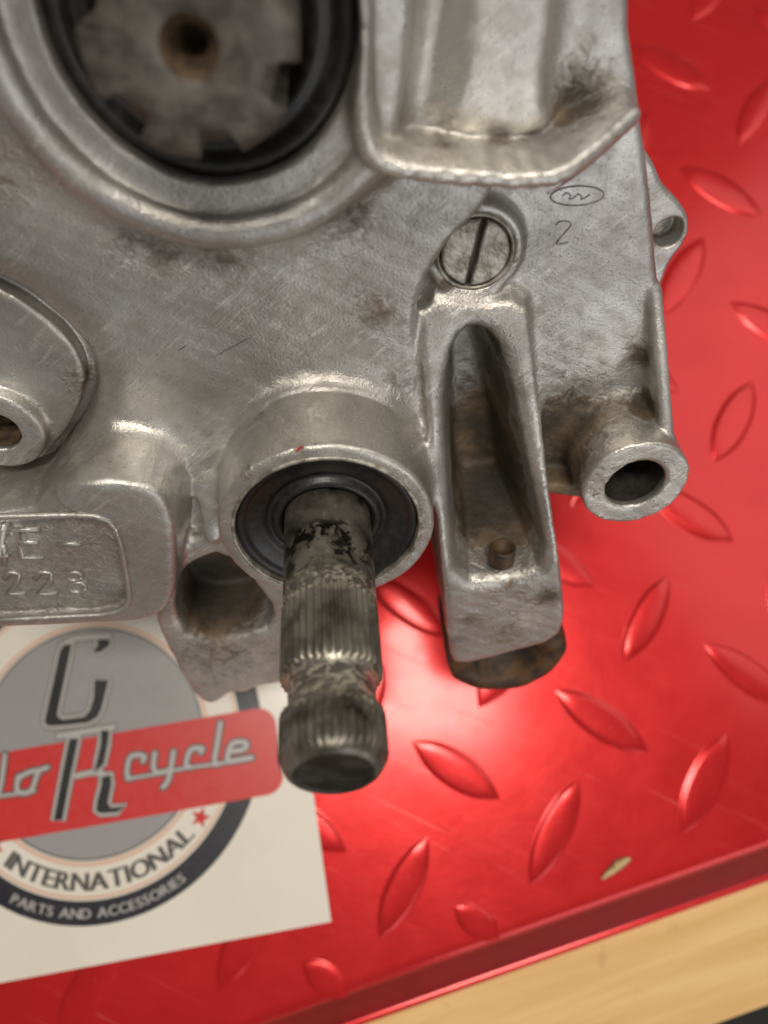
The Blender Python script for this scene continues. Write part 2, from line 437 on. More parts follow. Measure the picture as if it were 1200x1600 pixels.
capital("letter_g", [[(460, 145), (410, 150), (385, 190), (340, 400), (290, 620), (300, 650), (340, 655), (450, 647), (560, 635), (620, 600), (645, 550), (690, 370), (600, 365), (595, 480), (570, 560), (535, 597), (400, 615), (370, 590), (378, 540), (440, 250)],
        [(612, 118), (690, 112), (700, 150), (640, 198), (585, 198), (622, 150)]], [[(400, 150), (470, 112), (580, 100), (690, 95)]], 3)
capital("letter_r", [[(445, 735), (502, 730), (455, 960), (402, 1240), (348, 1240), (400, 960)], [(640, 682), (694, 682), (686, 760), (660, 890), (598, 948), (618, 860), (640, 760)],
        [(645, 972), (702, 958), (708, 1010), (684, 1130), (705, 1162), (795, 1152), (745, 1190), (640, 1198), (610, 1180), (618, 1120), (645, 1020)]],
        [[(375, 718), (540, 690), (720, 662)], [(490, 965), (570, 945), (650, 945)]], 3)
# script lettering on the banner: each letter a stroke of its own
def zz(x, y): return (180 + x * 280 / 1200., 1080 + y * 200 / 857.)
def zt(x, y): return (x / 4., 970 + y / 4.)
CY = [("c", zz, [[(195, 465), (215, 425), (130, 420), (100, 450), (85, 560), (110, 580)]]),
      ("y", zz, [[(275, 410), (260, 520), (300, 545), (370, 525)], [(400, 400), (378, 540), (360, 605), (330, 635)]]),
      ("c", zz, [[(580, 405), (600, 375), (525, 375), (498, 410), (478, 490), (510, 505)]]),
      ("l", zz, [[(712, 210), (690, 350), (668, 465), (690, 485)]]),
      ("e", zz, [[(775, 400), (880, 385), (892, 335), (800, 335), (770, 375), (752, 465), (800, 462), (920, 440)]]),
      ("t", zt, [[(45, 835), (25, 1000), (5, 1080)]]),
      ("o", zt, [[(132, 965), (112, 1055), (150, 1075), (215, 1062), (250, 930), (310, 912)], [(120, 985), (190, 940), (250, 930)]])]
def strokes(name, paths, w, lv, mat, parent=card, slope=.0006):
    parts = []
    for i, p in enumerate(paths):
        v_, f_ = ribbon(chaikin([ski(*q) for q in p], 2, False), w)
        parts.append(([(x, y, .004 * i + slope * k) for k, (x, y, _) in enumerate(v_)], f_))
    v_, f_ = merge(*parts)
    return mesh_obj(name, [(*sk(x, y), LAY + lv * .05 + z) for x, y, z in v_], f_, mat, parent, False)
und = [[zz(85, 582), zz(300, 547), zz(480, 507), zz(700, 482), zz(920, 442)], [zt(0, 1092), zt(120, 1075), zt(230, 1058)]]
for p in und:
    o = strokes("script_underline", [p], 1.7, 2.6, INKG); strokes("letter_face", [p], .8, 4.2, SILVER, o)
for n_, (ch, tf, pths) in enumerate(CY):
    pths = [[tf(*q) for q in p] for p in pths]
    o = strokes("script_letter_" + ch, pths, 2.3, 3.2 + .1 * n_, INKG); strokes("letter_face", pths, 1.25, 4.6, SILVER, o)
# lettering round the rings
FONT_CACHE = {}
def glyph(ch):
    if ch in FONT_CACHE: return FONT_CACHE[ch]
    cu = bpy.data.curves.new("glyph", 'FONT'); cu.body = ch; cu.size = 1.0; cu.resolution_u = 3
    ob = bpy.data.objects.new("glyph", cu); COL.objects.link(ob)
    dg = bpy.context.evaluated_depsgraph_get(); me = ob.evaluated_get(dg).to_mesh()
    v = [tuple(x.co) for x in me.vertices]; f = [tuple(p.vertices) for p in me.polygons]
    ob.evaluated_get(dg).to_mesh_clear(); bpy.data.objects.remove(ob); bpy.data.curves.remove(cu)
    xs = [x[0] for x in v]; FONT_CACHE[ch] = (v, f, min(xs), max(xs)); return FONT_CACHE[ch]
def arc_text(txt, r, size, a_mid, da, mat, lv, name, bold=0.0, wide=1.0):
    n = len(txt); adv = []
    for ch in txt: adv.append(.45 if ch == ' ' else (glyph(ch)[3] - glyph(ch)[2]) * wide + .17)
    tot = sum(adv); pos = -tot / 2
    for ch, w in zip(txt, adv):
        ac = pos + w / 2; pos += w
        if ch == ' ': continue
        ang = a_mid + da * ac / tot
        v, f, x0, x1 = glyph(ch); out, ff = [], []
        copies = ((0, 0), (bold, 0), (-bold, 0)) if bold else ((0, 0),)
        for kx, _ in copies:
            o_ = len(out)
            for x, y, _z in v:
                lx = ((x - (x0 + x1) / 2) * wide + kx) * size; ly = (y - .35) * size
                # bottom text: letters' up points to the centre
                rad = r - ly; th = ang + lx / r
                out.append((rad * math.cos(th), rad * math.sin(th), kx * .2)); 
            ff += [tuple(i + o_ for i in q) for q in f]
        vv = [(*sk(x, y), LAY + lv * .05 + z) for x, y, z in out]
        mesh_obj(name, vv, ff, mat, card, False)
aI = math.atan2(*reversed(ski(22, 1346))); aL = math.atan2(*reversed(ski(296, 1308)))
arc_text("INTERNATIONAL", 36.4, 6.6, (aI + aL) / 2, (aL - aI) * 1.07, INKG, 2, "ring_letter", .045, 1.05)
aP = math.atan2(*reversed(ski(20, 1412))); aS = math.atan2(*reversed(ski(290, 1375)))
arc_text("PARTS AND ACCESSORIES", 44.3, 3.6, (aP + aS) / 2, (aS - aP) * 1.03, SILVER, 2, "ring_letter", .02, 1.1)
def star(px, py, r):
    cx, cy = ski(px, py); a0 = math.atan2(cy, cx) + math.pi
    pts = [(cx + (r if i % 2 == 0 else r * .42) * math.cos(a0 + i * math.pi / 5), cy + (r if i % 2 == 0 else r * .42) * math.sin(a0 + i * math.pi / 5), 0) for i in range(10)] + [(cx, cy, 0)]
    return pts, [(i, (i + 1) % 10, 10) for i in range(10)]
printed("printed_star", star(315, 1276, 2.9), 2, PRED); printed("printed_star", star(-6, 1322, 2.9), 2, PRED)

# ------------------------------------------------------------------ engine: cast case by distance field
engine = bpy.data.objects.new("engine", None); COL.objects.link(engine)
Mx = Matrix(((UU[0], VV[0], NN[0], OO[0] * S), (UU[1], VV[1], NN[1], OO[1] * S), (UU[2], VV[2], NN[2], OO[2] * S), (0, 0, 0, 1)))
engine.matrix_world = Mx @ Matrix.Scale(S, 4)
tag(engine, "used grey cast aluminium motorcycle engine case with kick-start shaft, propped on red sheet", "engine")

h = 0.42
U0, U1, V0, V1, W0, W1 = -82., 73., -70., 84., -50., 4.
gu = np.arange(U0, U1, h, dtype=np.float32); gv = np.arange(V0, V1, h, dtype=np.float32); gw = np.arange(W0, W1, h, dtype=np.float32)
D = np.full((len(gu), len(gv), len(gw)), 50., np.float32)
def sl(b, pad):
    def r(g, a, c): return slice(max(0, int((a - pad - g[0]) / h)), min(len(g), int((c + pad - g[0]) / h) + 2))
    return r(gu, b[0], b[1]), r(gv, b[2], b[3]), r(gw, b[4], b[5])
def sd_poly(p, x, y):
    p = np.array(p, np.float32); d = np.full(np.broadcast(x, y).shape, 1e9, np.float32); s = np.zeros(d.shape, bool)
    n = len(p)
    for i in range(n):
        a, b = p[i], p[i - 1]; ex, ey = b - a; wx, wy = x - a[0], y - a[1]
        t = np.clip((wx * ex + wy * ey) / (ex * ex + ey * ey + 1e-9), 0, 1)
        d = np.minimum(d, (wx - ex * t) ** 2 + (wy - ey * t) ** 2)
        c = (a[1] > y) != (b[1] > y)
        with np.errstate(divide='ignore', invalid='ignore'):
            xi = (b[0] - a[0]) * (y - a[1]) / (b[1] - a[1] + 1e-12) + a[0]
        s ^= c & (x < xi)
    d = np.sqrt(d); d[s] *= -1
    return d
def smin(a, b, k):
    hh = np.maximum(k - np.abs(a - b), 0) / k
    return np.minimum(a, b) - hh * hh * k * .25
def op(prim, b, k, mode='add'):
    s = sl(b, k + 2); u = gu[s[0]][:, None]; v = gv[s[1]][None, :]; w = gw[s[2]][None, None, :]
    f = prim(u, v, w).astype(np.float32)
    if mode == 'add': D[s] = smin(D[s], f, k)
    else: D[s] = -smin(-D[s], f, k)
def ext(d2, w0, wt, w, r):
    """prism with outline distance d2 and top height wt (number or 2-d field), edges rounded by r"""
    if not np.isscalar(wt): wt = wt[:, :, None]
    qx = d2[:, :, None] + r if d2.ndim == 2 else d2 + r
    qw = np.maximum(w - wt, w0 - w) + r
    return np.minimum(np.maximum(qx, qw), 0) + np.sqrt(np.maximum(qx, 0) ** 2 + np.maximum(qw, 0) ** 2) - r
def bb(p, w0, w1):
    p = np.array(p); return (p[:, 0].min(), p[:, 0].max(), p[:, 1].min(), p[:, 1].max(), w0, w1)
def poly(pts, w0, wt, r, k, mode='add', rnd=2, draft=0.0, wtf=None, dref=None):
    p = chaikin(pts, rnd) if rnd else np.array(pts)
    def f(u, v, w):
        d = sd_poly(p, u, v); t = wt if wtf is None else wtf(u + 0 * v, v + 0 * u)
        if draft: d = d[:, :, None] + (w - (wt if dref is None else dref)) * draft
        return ext(d, w0, t, w, r)
    op(f, bb(p, w0, (wt if wtf is None else 0)), k, mode)
def cyl(c, rad, w0, wt, r, k, mode='add', draft=0.0):
    def f(u, v, w):
        d = np.sqrt((u - c[0]) ** 2 + (v - c[1]) ** 2) - rad
        if draft: d = d[:, :, None] + (w - wt) * draft
        return ext(d, w0, wt, w, r)
    R_ = rad + abs(draft) * (wt - w0)
    op(f, (c[0] - R_, c[0] + R_, c[1] - R_, c[1] + R_, w0, wt), k, mode)
def seg(a, b, wa, wb, w0, half, r, k, draft=0.0):
    a, b = np.array(a), np.array(b); e = b - a
    def f(u, v, w):
        t = np.clip(((u - a[0]) * e[0] + (v - a[1]) * e[1]) / (e @ e), 0, 1)
        d = np.sqrt((u - a[0] - e[0] * t) ** 2 + (v - a[1] - e[1] * t) ** 2) - half
        wt = wa + (wb - wa) * t
        if draft: d = d[:, :, None] + (w - wt[:, :, None]) * draft
        return ext(d, w0, wt, w, r)
    m = half + 2 + abs(draft) * 20
    op(f, (min(a[0], b[0]) - m, max(a[0], b[0]) + m, min(a[1], b[1]) - m, max(a[1], b[1]) + m, w0, max(wa, wb)), k)

WF, WP = -16.0, -22.0                                   # main face, right-hand plate
# main wall
mainp = [(-80, 84), P(760, -60, WF), P(800, 200, WF), P(772, 312, WF), P(700, 385, WF), P(652, 462, WF), P(648, 560, WF), P(655, 640, WF), (19, 2), (15, -10), (0, -15), (-18, -18), (-80, -22)]
mainp[0] = (-80, 83); mainp[1] = (30, 83)
poly(mainp, -48, WF, 1.6, .5, rnd=2)
# right-hand plate with its straight outer edge
platep = [(10, 83), (P(962, -60, WP)[0], 83), P(980, 0, WP), P(1003, 180, WP), P(1022, 330, WP), P(1030, 450, WP), P(1048, 640, WP), P(1052, 730, WP), P(960, 775, WP), P(860, 778, WP), (30, -8), (14, -5)]
poly(platep, -48, WP, 1.4, 1.5, rnd=1)
# output-shaft collar
CS = P(316, 30, -14)
cyl(CS, 24.5, -30, -14.4, 2.0, 7.0)
def torus(u, v, w):
    q = np.sqrt((u - CS[0]) ** 2 + (v - CS[1]) ** 2) - 24.0
    return np.sqrt(q[:, :, None] ** 2 + (w + 13.6) ** 2) - 2.4
op(torus, (CS[0] - 26, CS[0] + 26, CS[1] - 26, CS[1] + 26, -16, -10), 1.6)
# guard rib and its pocket
gp = [P(560, -90, -9), P(562, 90, -9), P(566, 205, -8.5), P(588, 262, -8), P(700, 278, -8), P(862, 288, -8), P(925, 245, -10), P(992, 184, -14.5)]
gwz = [-9, -9, -8.5, -8, -8, -8, -10, -14.5]
pocket = [gp[0], gp[1], gp[2], gp[3], gp[4], gp[5], gp[7], P(985, 0, -20), (42, 84), (8, 84)]
poly([(x, y) for x, y in pocket], -19.0, 8, 1.0, 3.5, 'sub', rnd=1)
floorp = [P(735, -90, -17), P(872, -90, -17), P(868, 40, -17), P(852, 150, -17), P(872, 205, -17), P(800, 212, -17), P(690, 190, -17), P(715, 120, -17)]
poly(floorp, -30, -16.8, 2.2, 5.0)
poly([P(560, -90, -15), P(645, -90, -15), P(640, 60, -15), P(625, 200, -15), P(590, 262, -15), P(565, 210, -15)], -30, -14, 1.5, 5.0)
g3 = chaikin(np.column_stack([np.array(gp), gwz]), 2, False)
gp = [tuple(x[:2]) for x in g3]; gwz = list(g3[:, 2])
for i in range(len(gp) - 1): seg(gp[i], gp[i + 1], gwz[i], gwz[i + 1], -26, 1.0, .95, .8, draft=.09)
# kick-start boss
cyl((0, 0), 17.6, -34, 0, .6, 5.0, draft=.045)
# identification pad
padp = [(-80, P(0, 752, -3)[1]), P(120, 752, -3), P(232, 757, -3), P(268, 792, -3), P(275, 860, -3), P(273, 938, -3), P(240, 972, -3), P(120, 978, -3), (-80, P(0, 982, -3)[1])]
poly(padp, -30, -3, 1.4, 4.0, rnd=2, draft=.08)
panel = [(-75, P(0, 800, -3.6)[1]), P(100, 800, -3.6), P(165, 803, -3.6), P(186, 828, -3.6), P(200, 900, -3.6), P(204, 938, -3.6), P(180, 956, -3.6), P(90, 960, -3.6), (-75, P(0, 964, -3.6)[1])]
# raised rim around a shallow field
poly(panel, -4.9, 6, .1, .3, 'sub', rnd=1)
rim = chaikin(panel, 1, False)
rimpath = [(x, y, -3.05) for x, y in rim]
# web between pad and kick-start boss
seg(P(316, 690, -13), P(329, 862, -5), -17, -8.0, -30, 1.3, 1.2, 6.0)
# left cover set into a recess
covp = [(-82, P(0, 462, WF)[1] + 2), P(-40, 440, WF), P(15, 462, WF), P(60, 492, WF), P(118, 540, WF), P(146, 600, WF), P(132, 660, WF), P(95, 715, WF), P(60, 752, WF), (-82, P(0, 752, WF)[1])]
poly(covp, -21.5, 6, .3, 6.5, 'sub', rnd=2)
cov2 = inset(np.array(covp) if area2(np.array(covp)) > 0 else np.array(covp)[::-1], 1.5)
poly(cov2, -40, -18.6, .5, .3, rnd=2)
BC = P(-6, 676, -16.2)
cyl(BC, 7.6, -30, -16.2, .6, .8); cyl(BC, 3.7, -24, 6, .4, .5, 'sub')
# plug seat
PC = P(744, 398, -19)
cyl(PC, 7.4, -40, -19.6, .8, 2.0); cyl(PC, 5.9, -20.8, 6, .2, .4, 'sub')
# slotted bracket
def bw_(u, v): 
    t = np.clip((31 - v) / 46., 0, 1); return -18.5 + 14.0 * t ** .9
def Pb(px, py):
    w = -12.
    for _ in range(12): w = float(bw_(0, np.float64(P(px, py, w)[1])))
    return P(px, py, w)
brk = [Pb(*q) for q in ((660, 462), (740, 478), (822, 466), (834, 540), (846, 650), (862, 790), (878, 900), (884, 965), (872, 1000), (790, 1024), (712, 1042), (702, 1020), (694, 930), (684, 820), (672, 690), (660, 580))]
poly(brk, -41, -4, 1.0, 2.8, rnd=1, wtf=bw_)
pok = [Pb(*q) for q in ((738, 498), (786, 520), (808, 600), (824, 700), (838, 790), (852, 886), (800, 902), (720, 906), (708, 810), (696, 700), (690, 610), (702, 530))]
poly(pok, -34, 6, 1.5, 2.6, 'sub', rnd=1, draft=-.16, dref=-11)
HC = P(785, 858, -26); 
# mounting boss, rib and web
MB = P(993, 758, -8)
cyl(MB, 9.4, -46, -8, .4, 3.0)
seg(P(1028, 462, -21), P(1048, 700, -10), -21.5, -10.5, -40, 1.1, .9, 1.2, draft=.03)
seg(P(862, 770, -16), P(920, 778, -14), -17, -15, -40, 1.4, .8, 1.6)
cyl(MB, 5.3, -44, 6, .2, .35, 'sub')
# bottom lug with its cored pocket
lugp = [P(236, 930, -10), P(246, 985, -10), P(272, 1035, -10), P(306, 1094, -10), P(330, 1103, -10), P(346, 1096, -10), P(362, 1084, -10), P(385, 1086, -10), P(400, 1076, -10), P(448, 1068, -10), P(520, 1052, -10), (4, -14), (-14, -8), (-34, -14)]
poly(lugp, -30, -10, 1.6, 2.0, rnd=1)
lpo = [P(278, 905, -10), P(300, 880, -10), P(350, 862, -10), P(405, 920, -10), P(432, 958, -10), P(412, 990, -10), P(300, 1004, -10), P(272, 960, -10)]
poly(lpo, -26, 6, 1.2, 1.6, 'sub', rnd=1)
# seal bores cut last
cyl((0, 0), 14.9, -9, 6, .2, .5, 'sub'); cyl(CS, 17.6, -22, 6, .3, 1.2, 'sub')
# flange lug at the parting line
LG = P(1043, 360, -40)
lgp = [P(985, 225, -40), P(1012, 232, -40), P(1034, 290, -40), P(1062, 312, -40), P(1078, 345, -40), P(1068, 378, -40), P(1040, 412, -40), P(1026, 470, -40), P(985, 480, -40)]
poly(lgp, -46, -39, 1.0, 1.5, rnd=2); cyl(LG, 2.6, -44, 6, .3, .6, 'sub')
# uneven cast skin
uu = gu[:, None, None]; vv_ = gv[None, :, None]; ww = gw[None, None, :]
D += (.07 * np.sin(uu * .41 + 1.3 * np.sin(vv_ * .17)) * np.sin(vv_ * .37 + ww * .3) + .04 * np.sin(uu * 1.1 + vv_ * .7) * np.sin(vv_ * 1.3 - ww * .9)).astype(np.float32)
D[0], D[-1], D[:, 0], D[:, -1], D[:, :, 0], D[:, :, -1] = 1, 1, 1, 1, 1, 1

def surface_nets(D):
    neg = D < 0
    c = np.zeros(tuple(n - 1 for n in D.shape), np.uint8)
    for i in (0, 1):
        for j in (0, 1):
            for k in (0, 1): c += neg[i:i + c.shape[0], j:j + c.shape[1], k:k + c.shape[2]]
    act = (c > 0) & (c < 8); ijk = np.argwhere(act); idx = np.full(c.shape, -1, np.int32); idx[act] = np.arange(len(ijk))
    i, j, k = ijk.T; cor = {}
    for a in (0, 1):
        for b in (0, 1):
            for d in (0, 1): cor[a, b, d] = D[i + a, j + b, k + d]
    acc = np.zeros((len(ijk), 3)); cnt = np.zeros(len(ijk))
    for ax in range(3):
        o1, o2 = [x for x in range(3) if x != ax]
        for a in (0, 1):
            for b in (0, 1):
                p = [0, 0, 0]; p[o1] = a; p[o2] = b; q = list(p); q[ax] = 1
                d0, d1 = cor[tuple(p)], cor[tuple(q)]; m = (d0 < 0) != (d1 < 0)
                t = np.where(m, d0 / np.where(m, d0 - d1, 1), 0)
                pt = np.zeros((len(ijk), 3)); pt[:, o1] = a; pt[:, o2] = b; pt[:, ax] = t
                acc[m] += pt[m]; cnt += m
    co = ijk + acc / cnt[:, None]
    quads = []
    for ax in range(3):
        o1, o2 = (ax + 1) % 3, (ax + 2) % 3
        s0 = [slice(None)] * 3; s1 = [slice(None)] * 3; s0[ax] = slice(0, -1); s1[ax] = slice(1, None)
        n0, n1 = neg[tuple(s0)], neg[tuple(s1)]
        for flip in (False, True):
            e = np.argwhere((n0 & ~n1) if not flip else (~n0 & n1))
            e = e[(e[:, o1] > 0) & (e[:, o2] > 0) & (e[:, o1] < c.shape[o1]) & (e[:, o2] < c.shape[o2])]
            def g(da, db):
                x = e.copy(); x[:, o1] -= da; x[:, o2] -= db; return idx[x[:, 0], x[:, 1], x[:, 2]]
            q = np.stack([g(1, 1), g(0, 1), g(0, 0), g(1, 0)], 1)
            quads.append(q[:, ::-1] if flip else q)
    return co, np.vstack(quads)
co, quads = surface_nets(D)
co = np.array([U0, V0, W0]) + co * h
# light smoothing that keeps the volume
ea = np.vstack([quads[:, [0, 1]], quads[:, [1, 2]], quads[:, [2, 3]], quads[:, [3, 0]]])
nv = len(co); deg = np.bincount(ea[:, 0], minlength=nv) + np.bincount(ea[:, 1], minlength=nv)
for lam in (.5, -.52, .5, -.52):
    av = np.zeros_like(co)
    for x in range(3):
        av[:, x] = (np.bincount(ea[:, 0], co[ea[:, 1], x], nv) + np.bincount(ea[:, 1], co[ea[:, 0], x], nv)) / np.maximum(deg, 1)
    co = co + lam * (av - co)
fn = np.cross(co[quads[:, 2]] - co[quads[:, 0]], co[quads[:, 3]] - co[quads[:, 1]])
vn = np.zeros_like(co)
for cidx in range(4):
    for x in range(3): vn[:, x] += np.bincount(quads[:, cidx], fn[:, x], nv)
vn /= np.linalg.norm(vn, axis=1)[:, None] + 1e-12
# dirt and worn metal that the photograph shows, as spots with their own shape
def spot(px, py, w, r, s=1.0, sw=None):
    c_ = np.array([*P(px, py, w), w]); d = co - c_
    if sw: d = d * np.array([1, 1, r / sw])
    return s * np.exp(-(np.linalg.norm(d, axis=1) / r) ** 2)
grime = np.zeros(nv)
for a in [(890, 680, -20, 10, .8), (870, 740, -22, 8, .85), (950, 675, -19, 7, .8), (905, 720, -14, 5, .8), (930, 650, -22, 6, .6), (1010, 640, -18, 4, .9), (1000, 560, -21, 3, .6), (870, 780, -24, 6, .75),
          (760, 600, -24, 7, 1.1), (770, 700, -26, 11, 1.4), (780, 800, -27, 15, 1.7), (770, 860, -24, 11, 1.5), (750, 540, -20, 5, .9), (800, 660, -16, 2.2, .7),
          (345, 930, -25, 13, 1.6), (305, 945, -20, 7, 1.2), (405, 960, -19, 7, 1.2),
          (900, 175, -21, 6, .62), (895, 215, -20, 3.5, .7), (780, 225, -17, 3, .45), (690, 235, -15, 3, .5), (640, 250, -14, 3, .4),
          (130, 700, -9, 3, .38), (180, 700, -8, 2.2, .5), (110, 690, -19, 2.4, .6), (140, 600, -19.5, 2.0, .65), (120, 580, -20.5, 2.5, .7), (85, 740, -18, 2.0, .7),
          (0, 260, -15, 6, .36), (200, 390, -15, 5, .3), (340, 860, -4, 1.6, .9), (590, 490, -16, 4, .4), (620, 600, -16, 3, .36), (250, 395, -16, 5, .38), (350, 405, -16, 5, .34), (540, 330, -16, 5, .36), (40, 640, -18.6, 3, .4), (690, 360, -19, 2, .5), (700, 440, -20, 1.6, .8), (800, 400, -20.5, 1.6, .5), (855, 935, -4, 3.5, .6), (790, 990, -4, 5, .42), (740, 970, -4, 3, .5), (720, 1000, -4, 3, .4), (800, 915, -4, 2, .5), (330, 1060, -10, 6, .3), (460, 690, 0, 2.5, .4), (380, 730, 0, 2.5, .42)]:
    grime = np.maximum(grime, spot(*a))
pf_ = (co[:, 0] > -75) & (co[:, 2] > -5.6) & (co[:, 2] < -4.2)
pf_[pf_] = sd_poly(chaikin(panel, 1), co[pf_, 0].astype(np.float32), co[pf_, 1].astype(np.float32)) < 0
grime[pf_] = np.maximum(grime[pf_], .25)
worn = np.zeros(nv)
for a in [(420, 710, 0, 6, .8), (600, 730, 0, 6, .7), (860, 700, -12, 5, .7), (855, 640, -14, 4, .8), (872, 850, -6, 4, .7), (1042, 560, -16, 6, .7), (990, 700, -8, 6, .8), (930, 790, -8, 6, .8), (1060, 760, -8, 6, .8), (830, 970, -4, 3, .6), (760, 915, -4, 3, .7), (270, 980, -9.5, 3, .7),
          (700, 275, -8, 6, .8), (600, 262, -8, 4, .9), (800, 285, -8, 5, .7), (80, 330, -11, 7, .5), (740, 100, -17, 9, .5), (760, 180, -17, 6, .7), (800, 470, -19, 3, .6), (90, 520, -17, 4, .6), (200, 650, -15, 5, .5), (230, 760, -3.5, 3, .6), (30, 620, -16.2, 3, .6)]:
    worn = np.maximum(worn, spot(*a))
# split the casting into its named regions
fc = co[quads].mean(1); fu, fv, fw = fc.T
def inp(p, grow=0.0):
    p = np.array(p, float); out = np.zeros(len(fc), bool)
    cand = (fu > p[:, 0].min() - 3) & (fu < p[:, 0].max() + 3) & (fv > p[:, 1].min() - 3) & (fv < p[:, 1].max() + 3)
    out[cand] = sd_poly(p, fu[cand].astype(np.float32), fv[cand].astype(np.float32)) < grow
    return out
reg = np.zeros(len(fc), int); names = ["crankcase_wall"]
def region(name, mask): names.append(name); reg[mask & (reg == 0)] = len(names) - 1
rk = np.hypot(fu, fv); rm = np.hypot(fu - MB[0], fv - MB[1]); rs = np.hypot(fu - CS[0], fv - CS[1])
dg_ = np.full(len(fc), 99.)
for i in range(len(gp) - 1):
    a, b = np.array(gp[i]), np.array(gp[i + 1]); e = b - a
    t = np.clip(((fu - a[0]) * e[0] + (fv - a[1]) * e[1]) / (e @ e), 0, 1)
    dg_ = np.minimum(dg_, np.hypot(fu - a[0] - e[0] * t, fv - a[1] - e[1] * t))
region("kickstart_boss", (rk < 18.9) & (fw > -14.5))
region("identification_pad", inp(padp, 1.6) & (fw > -14))
region("mounting_boss", (rm < 9.5) & (fw > -44))
region("plug_seat", (np.hypot(fu - PC[0], fv - PC[1]) < 7.6) & (fw > -21.3) & (fw < -18.6))
region("slotted_bracket", inp(brk, .4) & (fw > -38))
region("guard_rib", (dg_ < 2.2) & (fw > -16))
region("shaft_collar", (rs < 25.6) & (fw > -15.5) | (rs < 17.6))
region("bottom_lug", inp(lugp, .8) & (fv < -12) & (fw > -34))
region("flange_lug", (fu > 58) & (fw < -36) & (fv > 10))
region("side_cover", inp(cov2, .2) & (fw > -21))
for i, nm in enumerate(names):
    f = quads[reg == i]
    if not len(f): continue
    used, inv = np.unique(f, return_inverse=True)
    fast_mesh(nm, co[used], inv.reshape(-1, 4), ALU, engine, vn[used], {"grime": grime[used], "worn": worn[used]})

# rear half of the case, resting on the sheet
rear = [(-78, 82), (36, 82), (44, 50), (52, 20), (55, -4), (34, -30), (20, -44), (-30, -47), (-78, -47)]
v_, f_ = prism(chaikin(rear, 1), -95.5, -50.2, 0)
# slope its lower front so the mouth narrows towards the joint
v_ = [(x, y if z < -60 or y > -12 else -12 + (y + 12) * .25, z) for x, y, z in v_]
o = mesh_obj("rear_case", v_, f_, ALU, engine, False)

# ------------------------------------------------------------------ engine: shafts, seals, fittings
def kick_r(r, w, a, j):
    if 16.5 < w < 29 or 34.4 < w < 40.9: return r + (.28) * (abs((a * 38 / (2 * math.pi)) % 1 - .5) * 4 - 1)
    return r + .05 * math.sin(3 * a + w)
kp = [(7.1, -9), (7.1, 2), (7.05, 8), (7.0, 14.5), (6.95, 15.2), (6.6, 15.8), (6.75, 16.6), (6.8, 18), (6.8, 22), (6.8, 26), (6.8, 28.6), (6.5, 29.0), (6.1, 29.5), (5.95, 30.2), (5.9, 32), (5.95, 33.6), (6.2, 34.2), (6.6, 34.5), (6.7, 35), (6.72, 37), (6.72, 40.2), (6.6, 41.0), (6.1, 41.8), (5.6, 42.25), (5.1, 42.38)]
shaft = mesh_obj("kickstart_shaft", *lathe(kp, 304, rmod=kick_r), STEEL, engine)
mesh_obj("shaft_end_recess", *lathe([(5.12, 42.38), (4.98, 42.3), (4.85, 42.15), (4.6, 42.1), (.01, 42.12)], 64), DARKHOLE, shaft)
sealp = [(14.9, -3), (14.85, -1.0), (14.5, -.7), (13.9, -.7), (13.5, -1.3), (13.0, -1.7), (11.0, -2.1), (10.3, -2.3), (9.9, -2.9), (9.4, -3.0), (9.0, -2.2), (8.5, -1.7), (8.0, -1.6), (7.6, -2.0), (7.25, -3.0), (7.2, -6)]
mesh_obj("oil_seal", *lathe(sealp, 96), RUBBER, engine)
mesh_obj("seal_ring", *lathe([(15.6, -.4), (15.55, .12), (15.4, .22), (15.1, .22), (14.95, .1), (14.9, -1.2)], 96), PLUGM, engine)
# output shaft: six splines and a centre hole
def spl(r, w, a, j):
    t = (a + math.radians(82) + math.pi / 6) % (math.pi / 3) - math.pi / 6
    return min(r, 8.9) if abs(t) < .21 else r
op_ = [(11.1, -22), (11.1, -10), (11.1, -2.4), (10.9, -1.6), (10.4, -1.1), (9.01, -.85), (8.95, -.83), (6, -.75), (3.9, -.7), (3.0, -1.0)]
os_ = mesh_obj("output_shaft", *lathe(op_, 252, CS[0], CS[1], spl), SHAFT2, engine)
mesh_obj("centre_hole", *lathe([(3.02, -1.0), (2.2, -2.2), (1.7, -3), (1.6, -9), (.01, -9.2)], 48, CS[0], CS[1]), BRASS, os_)
mesh_obj("output_seal", *lathe([(17.6, -18), (17.55, -15.3), (16.6, -14.9), (15.6, -15.1), (15.1, -16.2), (14.2, -16.6), (13.4, -15.8), (12.6, -16.0), (12, -17.2), (11.0, -18.5), (8.5, -19)], 96, CS[0], CS[1]), RUBBER, engine)
# slotted plug
pa = np.array(P(748, 352, -19)); pb = np.array(P(726, 440, -19)); pdir = (pb - pa) / np.linalg.norm(pb - pa); th0 = math.atan2(pdir[1], pdir[0])
plug = mesh_obj("slotted_plug", *lathe([(5.2, -22.5), (5.2, -20.4), (.01, -20.35)], 48, PC[0], PC[1]), MARKD, engine)
for sgn in (0, math.pi):
    half = .42; R_ = 5.15; pts = []
    for t in np.linspace(0, math.pi, 26):
        x, y = R_ * math.cos(t), max(half, R_ * math.sin(t)); pts.append((x, y))
    pts = [(x, y) for i, (x, y) in enumerate(pts) if i == 0 or abs(x - pts[i - 1][0]) + abs(y - pts[i - 1][1]) > 1e-4]
    cs, sn = math.cos(th0 + sgn), math.sin(th0 + sgn)
    w_ = [(PC[0] + x * cs - y * sn, PC[1] + x * sn + y * cs) for x, y in pts]
    v_, f_ = prism(w_, -21.5, -19.35, .35); mesh_obj("plug_half_face", v_, f_, PLUGM, plug, False)
